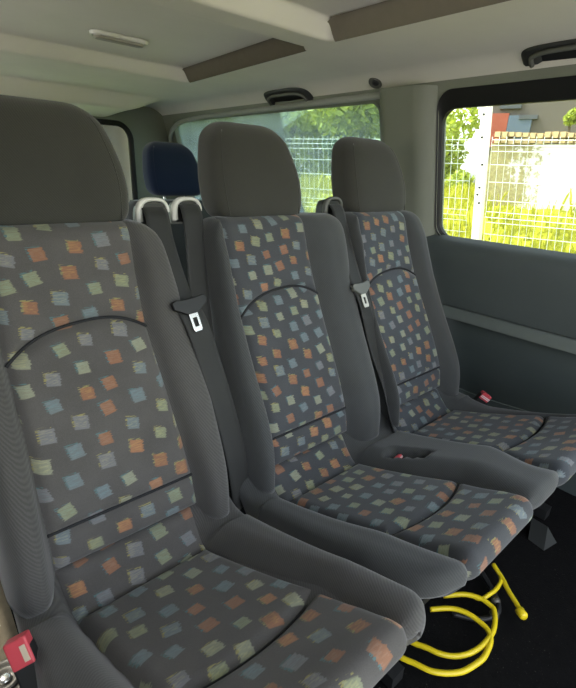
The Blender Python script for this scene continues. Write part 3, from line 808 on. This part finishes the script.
# ------------------------------------------------------------------ ceiling fittings
lamp = empty('ceiling_lamp', (.70, 1.70, .385), 'slim oblong ceiling lamp in the sunk roof panel', 'lamp')
def stadium(cx, cy, lx, ly, n=12):
    P = []
    for sx, a0 in ((1, -90), (-1, 90)):
        for k in range(n+1):
            a = math.radians(a0 + 180*k/n); P.append((cx + sx*(lx-ly) + ly*math.cos(a), cy + ly*math.sin(a)))
    return P
def slab(name, P, z0, z1, P2, m, parent):
    n = len(P); V = [(x, y, z0) for x, y in P] + [(x, y, z1) for x, y in P2]
    F = [tuple(range(n)), tuple(range(2*n-1, n-1, -1))] + [(i, (i+1) % n, n+(i+1) % n, n+i) for i in range(n)]
    return bevel(mesh(name, V, F, m, parent, smooth=False), .003, 3)
LZ = .388
slab('base', stadium(.70, 1.69, .098, .030), LZ, LZ-.012, stadium(.70, 1.69, .094, .027), M['lip'], lamp)
slab('lens', stadium(.697, 1.688, .086, .020), LZ-.010, LZ-.020, stadium(.697, 1.688, .080, .016), M['lens'], lamp)

def grab(y, label, x=1.478, L=.155):
    """grab handle folded into an arched pocket on the slope above the side window"""
    r = empty('grab_handle', (x, y, .30), label, 'handle', 'grab handles above the side windows')
    def P(u, v, d):   # u along y, v up the slope, d off the surface
        xx = x - .75*v; z = float(hz(np.array(xx), np.array(y+u)))
        return (xx - d*.68, y + u, z - d*.73)
    n = 26; arcs = [(a, np.array([L*math.copysign(abs(math.cos(a))**.6, math.cos(a)), -.012 + -.0 + .100*math.sin(a)**.6])) for a in np.linspace(0, PI, n)]
    V = []; rows = ((1.0, .001), (.93, .010), (.72, .010), (.66, .002))
    for k, d in rows:
        for a, p in arcs: V.append(P(p[0]*k, p[1]*k, d))
    mesh('pocket', V, grid_faces(n, len(rows)), M['dark'], r)
    V = [P(p[0]*.66, p[1]*.66, .002) for a, p in arcs]
    mesh('pocket_floor', V + [P(0, -.012, .002)], [(i, i+1, n) for i in range(n-1)], M['black'], r)
    path = [P(p[0]*.80*(1), p[1]*.62, .016) for a, p in arcs]
    MB().tube(path, .0065, 8).build('grip', M['bezel'], r)
    return r
grab(1.725, 'dark grab handle above the far side window, behind the middle headrest')
grab(.535, 'grab handle above the big side window, cut by the right edge', 1.450)
hk = empty('coat_hook', (1.44, 1.25, .31), 'small round coat hook on the headliner above the pillar', 'hook')
hc = (1.452, 1.22, float(hz(np.array(1.452), np.array(1.22))) + .001); ax = (-.58, -.1, -.8)
MB().lathe([(.026, 0), (.026, .004), (.021, .007), (.016, .003)], hc, ax).build('rim', M['bezel'], hk)
MB().lathe([(.015, .001), (.012, .006), (.004, .008)], hc, ax, 16).build('peg', M['dark'], hk)

# ------------------------------------------------------------------ floor things
hose = empty('coiled_hose', (.80, .27, -1.0), 'yellow coiled air hose lying under the joined seats', 'hose')
LA = [(.715, .36, -1.0), (.712, .33, -.998), (.724, .296, -.992), (.733, .271, -.99), (.753, .246, -.988), (.784, .227, -.985), (.824, .218, -.985), (.869, .218, -.985), (.901, .227, -.985), (.931, .244, -.985), (.936, .257, -.985), (.935, .282, -.985), (.918, .315, -.99), (.88, .35, -1.0)]
LB = [(.665, .38, -1.0), (.660, .33, -.995), (.671, .294, -.99), (.682, .263, -.987), (.701, .239, -.985), (.728, .22, -.985), (.753, .211, -.985), (.792, .203, -.985), (.822, .205, -.985), (.85, .212, -.985), (.868, .228, -.985), (.873, .25, -.985), (.87, .282, -.985), (.855, .315, -.99), (.82, .35, -1.0)]
LC = [(.93, .30, -.99), (.937, .281, -.988), (.967, .272, -.985), (.999, .269, -.985), (1.038, .277, -.985), (1.06, .31, -.98)]
LD = [(1.06, .31, -.98), (1.04, .275, -.985), (1.016, .248, -.985), (.997, .222, -.985), (.980, .200, -.985)]
for L in (LA, LB): MB().tube(spline(L, 8), .0062, 10).build('coil_turn', M['hose'], hose)
MB().tube(spline(LC, 8), .0052, 10).build('coil_turn', M['hose'], hose)
MB().tube(spline(LD, 8), .0062, 10).build('lead', M['hose'], hose)
MB().lathe([(.008, 0), (.011, .003), (.011, .02), (.008, .024)], (.984, .207, -.987), (-.5, -.85, 0), 16).build('end_fitting', M['hose'], hose)

anc = empty('floor_anchor', (-.012, .822, -1.012), 'round steel seat anchor cup in the worn floor covering', 'anchor')
MB().lathe([(.046, 0), (.046, .006), (.040, .009), (.036, .004)], (-.012, .822, -1.012), n=32).build('outer_ring', M['steel'], anc)
MB().lathe([(.028, .002), (.028, .009), (.021, .011), (.017, .005)], (-.012, .822, -1.012), n=32).build('inner_ring', M['steel'], anc)
MB().lathe([(.011, .002), (.011, .010), (.006, .012)], (-.012, .822, -1.012), n=20).build('bolt', M['chrome'], anc)
br = empty('floor_bracket', (1.30, .26, -1.02), 'small grey angled bracket on the floor under the far seat', 'bracket')
MB().add([(1.27, .250, -1.018), (1.335, .238, -1.018), (1.285, .262, -.945), (1.28, .30, -1.018), (1.345, .285, -1.018), (1.295, .31, -.95)], [(0,1,2), (3,5,4), (0,2,5,3), (1,4,5,2), (0,3,4,1)]).build('plate', M['dark'], br, smooth=False)
cab = empty('wiring_loom', (.95, .25, -1.0), 'black taped wiring loom beside the yellow hose end', 'cable')
MB().tube(spline([(1.02, .32, -.99), (.985, .262, -1.0), (.95, .240, -1.005), (.90, .26, -1.008), (.86, .31, -1.008)], 8), .007, 8).build('loom', M['black'], cab)
for p in ((.975, .257, -1.002), (.935, .242, -1.005)): MB().lathe([(.010, -.008), (.012, 0), (.010, .008)], p, (.8, .5, 0), 12).build('clip', M['steel'], cab)

# ------------------------------------------------------------------ outside
def gz(x, y):
    x = np.asarray(x, float) + .29*(np.asarray(y, float) - 2.0)     # distance from the van measured across the fence line
    return np.interp(x, [-40, 2.2, 3.1, 4.0, 4.75, 6.0, 7.0, 40], [-1.55, -1.52, -1.25, -.80, -.24, -.22, -.22, -.3])
xs = np.concatenate([np.linspace(-30, 1.9, 12), np.linspace(2.1, 8, 50), np.linspace(9, 34, 12)]); ysg = np.concatenate([np.linspace(-25, -2, 8), np.linspace(-1, 14, 40), np.linspace(16, 40, 8)])
X, Y = np.meshgrid(xs, ysg); Z = gz(X, Y)
o = mesh('ground', np.stack([X.ravel(), Y.ravel(), Z.ravel()], 1).tolist(), grid_faces(len(xs), len(ysg)), M['soil'], None, fix=False); o['kind'] = 'structure'

o = MB().box((-14, -14, -1.56), (2.25, 10, -1.50)).build('bounce_ground', M['bounce_ground'], None, smooth=False); o['kind'] = 'structure'  # unseen pale ground added to bounce neutral light onto the ceiling
def lean(V):     # the van stands nose up on the sloping verge, so what is plumb outside leans a little to its rear
    return [(p[0], p[1] + .115*(p[2] + .25), p[2]) for p in V]
def fence_pt(t, off=0):     # t metres along the fence from the white post, rearwards positive
    return np.array([4.00 - .301*t + .954*off, 2.055 + .954*t + .301*off])
# grass: countless blades, one object
V = []; F = []
for k in range(26000):
    t = rng.uniform(-3.0, 5.0); off = rng.uniform(-1.9, 2.1) if k % 5 else rng.uniform(1.6, 2.15)
    x, y = fence_pt(t, off)
    if x < 2.0 or (t < .15 and off > .70) or abs(t) < .1 and 0 < off < .2: continue
    z = float(gz(x, y)); h = rng.uniform(.06, .17) if rng.random() < .9 else rng.uniform(.15, .26)
    a = rng.uniform(0, 2*PI); w = rng.uniform(.006, .011); l = rng.uniform(0, .5)*h; b = rng.uniform(0, 2*PI)
    dx, dy = w*math.cos(a), w*math.sin(a); lx, ly = l*math.cos(b), l*math.sin(b)
    n = len(V); V += [(x-dx, y-dy, z-.01), (x+dx, y+dy, z-.01), (x+dx*.6+lx*.4, y+dy*.6+ly*.4, z+h*.6), (x+lx, y+ly, z+h)]
    F += [(n, n+1, n+2), (n, n+2, n+3)]
g = mesh('grass', V, F, M['grass'], None, smooth=False, fix=False); tag(g, 'sunlit yellow green grass on the bank outside the windows', 'grass', kind='stuff')

def fence_panel(t0, t1, label):
    c = fence_pt((t0+t1)/2); zb = -.93; H = 1.27
    r = empty('mesh_fence_panel', (c[0], c[1], zb), label, 'fence', 'welded mesh fence panels')
    prof = []      # offset across and height of one vertical wire, with V folds
    folds = (.33, .62, 1.20)
    zz = [0.]
    for f_ in folds: zz += [f_-.045, f_, f_+.045]
    zz += [H]
    pts = []
    for z in zz:
        pts.append((.035 if any(abs(z-f_) < .001 for f_ in folds) else 0., z))
    mb = MB(); n = int((t1-t0)/.055)
    for k in range(n+1):
        t = t0 + (t1-t0)*k/n
        mb.tube([(*fence_pt(t, -o_), zb + z) for o_, z in pts], .0017, 5)
    mb.v = lean(mb.v); mb.build('upright_wires', M['wire'], r)
    mb = MB()
    for o_, z in pts[:-1] + [(0, .475), (0, .76), (0, .91), (0, 1.05)]:
        for dz in ((0,)):
            mb.tube([(*fence_pt(t0, -o_+.004), zb+z), (*fence_pt(t1, -o_+.004), zb+z)], .0027, 5)
    mb.v = lean(mb.v); mb.build('level_wires', M['wire'], r)
    return r
def fence_post(t, label):
    c = fence_pt(t, .03); r = empty('fence_post', (c[0], c[1], -1.0), label, 'fence post', 'slim fence posts')
    MB().box((c[0]-.02, c[1]-.03, -1.0), (c[0]+.02, c[1]+.03, .40)).build('shaft', M['wire'], r, smooth=False)
    MB().box((c[0]-.024, c[1]-.034, .40), (c[0]+.024, c[1]+.034, .415)).build('cap', M['black'], r, smooth=False)
fence_panel(-2.55, -.08, 'pale wire mesh fence panel standing in front of the white wall')
fence_panel(.08, 2.55, 'pale wire mesh fence panel just left of the white concrete post')
fence_panel(2.62, 5.2, 'pale wire mesh fence panel seen through the far side window')
fence_post(2.585, 'slim pale post between two mesh fence panels')
# the white concrete post
c = fence_pt(.0, .10)
pp = empty('concrete_post', (c[0], c[1], -.95), 'tall white concrete post with dark bolt holes at the left end of the white wall', 'post')
_m = MB().box((c[0]-.035, c[1]-.038, -.95), (c[0]+.035, c[1]+.038, 1.05)); _m.v = lean(_m.v)
bevel(_m.build('shaft', M['concrete'], pp, smooth=False), .01, 2)
for z in (-.20, -.13, -.07, .12, .34, .52):
    MB().lathe([(.009, 0), (.009, .012)], (c[0]-.044, c[1]-.005+.012*math.sin(z*40)+.115*(z+.25), z), (1, 0, 0), 12).build('bolt_hole', M['black'], pp)

# white wall behind the fence
def along(t, off): p = fence_pt(t, off); return (p[0], p[1])
wallroot = along(-1.4, .75)
def slab_wall(name, t0, t1, off, th, z0, z1, m, parent=None, loc=None):
    P = [along(t0, off), along(t1, off), along(t1, off+th), along(t0, off+th)]
    V = [(*p, z0) for p in P] + [(*p, z1) for p in P]
    return mesh(name, V, [(0,3,2,1), (4,5,6,7), (0,1,5,4), (1,2,6,5), (2,3,7,6), (3,0,4,7)], m, parent, smooth=False, loc=loc)
bw = empty('garden_wall', (wallroot[0], wallroot[1], -.9), 'sunlit white wall with mossy stain and ragged coping behind the fence', 'wall')
slab_wall('wall_face', -4.2, .10, .75, .12, -.95, .335, M['mossy'], bw)
# ragged coping: rows of pantile noses
mb = MB()
for k in range(70):
    t = -4.2 + k*.0615; p = along(t, .72)
    for j in range(2):
        mb.box((p[0]-.02 - .02*j, p[1]-.026, .335+.05*j + rng.uniform(-.008, .008)), (p[0]+.14, p[1]+.026, .378+.05*j + rng.uniform(-.008, .008)))
M['tile'] = plain('weathered tile', (176, 152, 108), .9, var=.45, scale=25, bump=.4, bscale=80)
mb.build('coping', M['tile'], bw, smooth=False)

# a house beyond the wall
hb = along(-2.0, 6.0)
bd = empty('house', (hb[0], hb[1], -.3), 'grey brown building beyond the white wall with coloured wall panels', 'building')
M['render_'] = plain('grey brown render', (92, 84, 74), .9, var=.1, scale=2)
M['brick'] = plain('orange red boarding', (150, 74, 52), .8, var=.15, scale=6)
M['blueg'] = plain('blue grey boarding', (84, 96, 110), .8, var=.1, scale=6)
M['roofing'] = plain('dark roofing', (74, 76, 78), .8, var=.15, scale=6)
slab_wall('wall_face', -9.0, 1.16, 6.0, 3.0, -.4, 4.2, M['render_'], bd)
slab_wall('orange_panel', .745, 1.10, 5.92, .08, .60, 1.20, M['brick'], bd)
slab_wall('blue_panel', .33, .74, 5.92, .08, .60, 1.16, M['blueg'], bd)
slab_wall('dark_window', .56, .94, 5.93, .07, 1.28, 1.42, M['roofing'], bd)
slab_wall('dark_window', .245, .56, 5.90, .10, 1.09, 1.16, M['roofing'], bd)
slab_wall('roof', -9.2, 1.3, 5.8, 3.4, 4.2, 4.4, M['roofing'], bd)

def tree(name, c, r, n, zc, m, label, group, leaf=.05, trunk=True, dens=1.0, squash=1.0):
    rt = empty(name, (c[0], c[1], float(gz(c[0], c[1]))), label, 'tree' if trunk else 'bush', group)
    V = []; F = []
    blobs = [(rng.normal(0, r*.42, 3)*np.array([1, 1, squash]), rng.uniform(.3, .55)*r) for _ in range(14)]
    for k in range(n):
        b, br = blobs[k % 14]; d = rng.normal(size=3); d /= np.linalg.norm(d); q = b + d*br*rng.uniform(.55, 1.)**.5
        p = np.array([c[0], c[1], zc]) + q
        u = rng.normal(size=3); u /= np.linalg.norm(u); w = np.cross(u, rng.normal(size=3)); w /= np.linalg.norm(w); s = leaf*rng.uniform(.6, 1.3)
        i = len(V); V += [p - u*s, p + w*s*.45, p + u*s, p - w*s*.45]; F.append((i, i+1, i+2, i+3))
    mesh('foliage', V, F, m, rt, smooth=False, fix=False)
    zg = float(gz(c[0], c[1]))
    mb = MB().tube(spline([(c[0], c[1], zg-.05), (c[0]+.05, c[1], (zg+zc)/2), (c[0], c[1]+.05, zc+r*.3)], 6), np.linspace(.10, .03, 13) if trunk else .02, 8)
    for k in range(5):
        a = k*1.3; mb.tube([(c[0], c[1], zc - r*.4), (c[0]+.5*r*math.cos(a), c[1]+.5*r*math.sin(a), zc + r*.3)], .02, 6)
    mb.build('trunk', M['bark'], rt)
    return rt
G1 = 'trees beyond the fence'; G2 = 'bushes behind the fence'
tree('broadleaf_tree', along(2.25, 3.0), .90, 10000, .95, M['leaf'], 'sunlit yellow green tree left of the white concrete post', G1, .075)
tree('broadleaf_tree', along(4.2, 3.6), 1.25, 8000, 1.15, M['leaf'], 'sunlit yellow green tree in the middle of the far side window', G1, .075)
tree('broadleaf_tree', along(6.6, 4.0), 1.5, 8000, 1.1, M['leaf_dark'], 'deep green tree toward the left of the far side window', G1, .08)
tree('broadleaf_tree', along(9.5, 3.5), 1.8, 8000, 1.0, M['leaf_dark'], 'deep green tree seen past the rear edge of the far side window', G1, .09)
tree('broadleaf_tree', along(3.9, 5.0), 1.5, 9000, 1.3, M['leaf'], 'sunlit yellow green tree at the right of the far side window', G1, .08)
tree('bush', along(1.12, 2.3), .52, 5000, .16, M['leaf'], 'yellow green bush behind the fence beside the concrete post', G2, .05, False)
tree('bush', along(2.4, 2.4), .55, 3500, .0, M['leaf_dark'], 'low dark bush behind the fence near the slim post', G2, .05, False)
tree('bush', along(3.8, 2.3), .55, 3500, .0, M['leaf_dark'], 'low dark bush behind the fence at the right of the far side window', G2, .05, False)
tree('bush', along(5.1, 2.3), .6, 3500, .0, M['leaf_dark'], 'low dark bush behind the fence beside the middle headrest', G2, .05, False)
tree('bush', along(-.40, 4.6), .13, 1500, .95, M['leaf'], 'small straw green shrub above the white wall at the right edge', 'shrubs over the wall', .04, False)

# ------------------------------------------------------------------ light
w = bpy.data.worlds.new('sky'); S.world = w; w.use_nodes = True
nt = w.node_tree; bg = nt.nodes['Background']
sky = nt.nodes.new('ShaderNodeTexSky'); sky.sky_type = 'NISHITA'; sky.sun_disc = False
sky.sun_elevation = math.radians(52); sky.sun_rotation = math.radians(-30); sky.air_density = 1.3; sky.dust_density = 2.5; sky.ozone_density = 1.0
hs = nt.nodes.new('ShaderNodeHueSaturation'); hs.inputs['Saturation'].default_value = .30
nt.links.new(sky.outputs[0], hs.inputs['Color']); nt.links.new(hs.outputs[0], bg.inputs[0]); bg.inputs[1].default_value = .36
sun = bpy.data.lights.new('sun', 'SUN'); sun.energy = 2.0; sun.angle = math.radians(.6); sun.color = (1, .95, .86)
so = link(bpy.data.objects.new('sun', sun))
sd = Vector((-.52*math.cos(math.radians(52)), .80*math.cos(math.radians(52)), math.sin(math.radians(52))))
so.rotation_euler = sd.to_track_quat('Z', 'Y').to_euler(); so.location = sd*20

# ------------------------------------------------------------------ camera
R = np.array([[0.75807039, -0.20574224, 0.61886946], [-0.6508551, -0.29895737, 0.69786255], [0.04143578, -0.93182328, -0.36053911]])
cam = bpy.data.cameras.new('camera'); cam.sensor_fit = 'HORIZONTAL'; cam.sensor_width = 36; cam.lens = 448.19/576*36; cam.clip_start = .02
co = link(bpy.data.objects.new('camera', cam))
rm = Matrix(((R[0,0], -R[0,1], -R[0,2]), (R[1,0], -R[1,1], -R[1,2]), (R[2,0], -R[2,1], -R[2,2])))
co.rotation_euler = rm.to_euler(); co.location = (0, 0, 0)
S.camera = co
for o in list(COL.objects):
    if o.parent is None: o.location.z += LIFT

S.view_settings.view_transform = 'Standard'; S.view_settings.look = 'None'; S.view_settings.gamma = 1; S.view_settings.use_curve_mapping = False
S.view_settings.exposure = 1.45
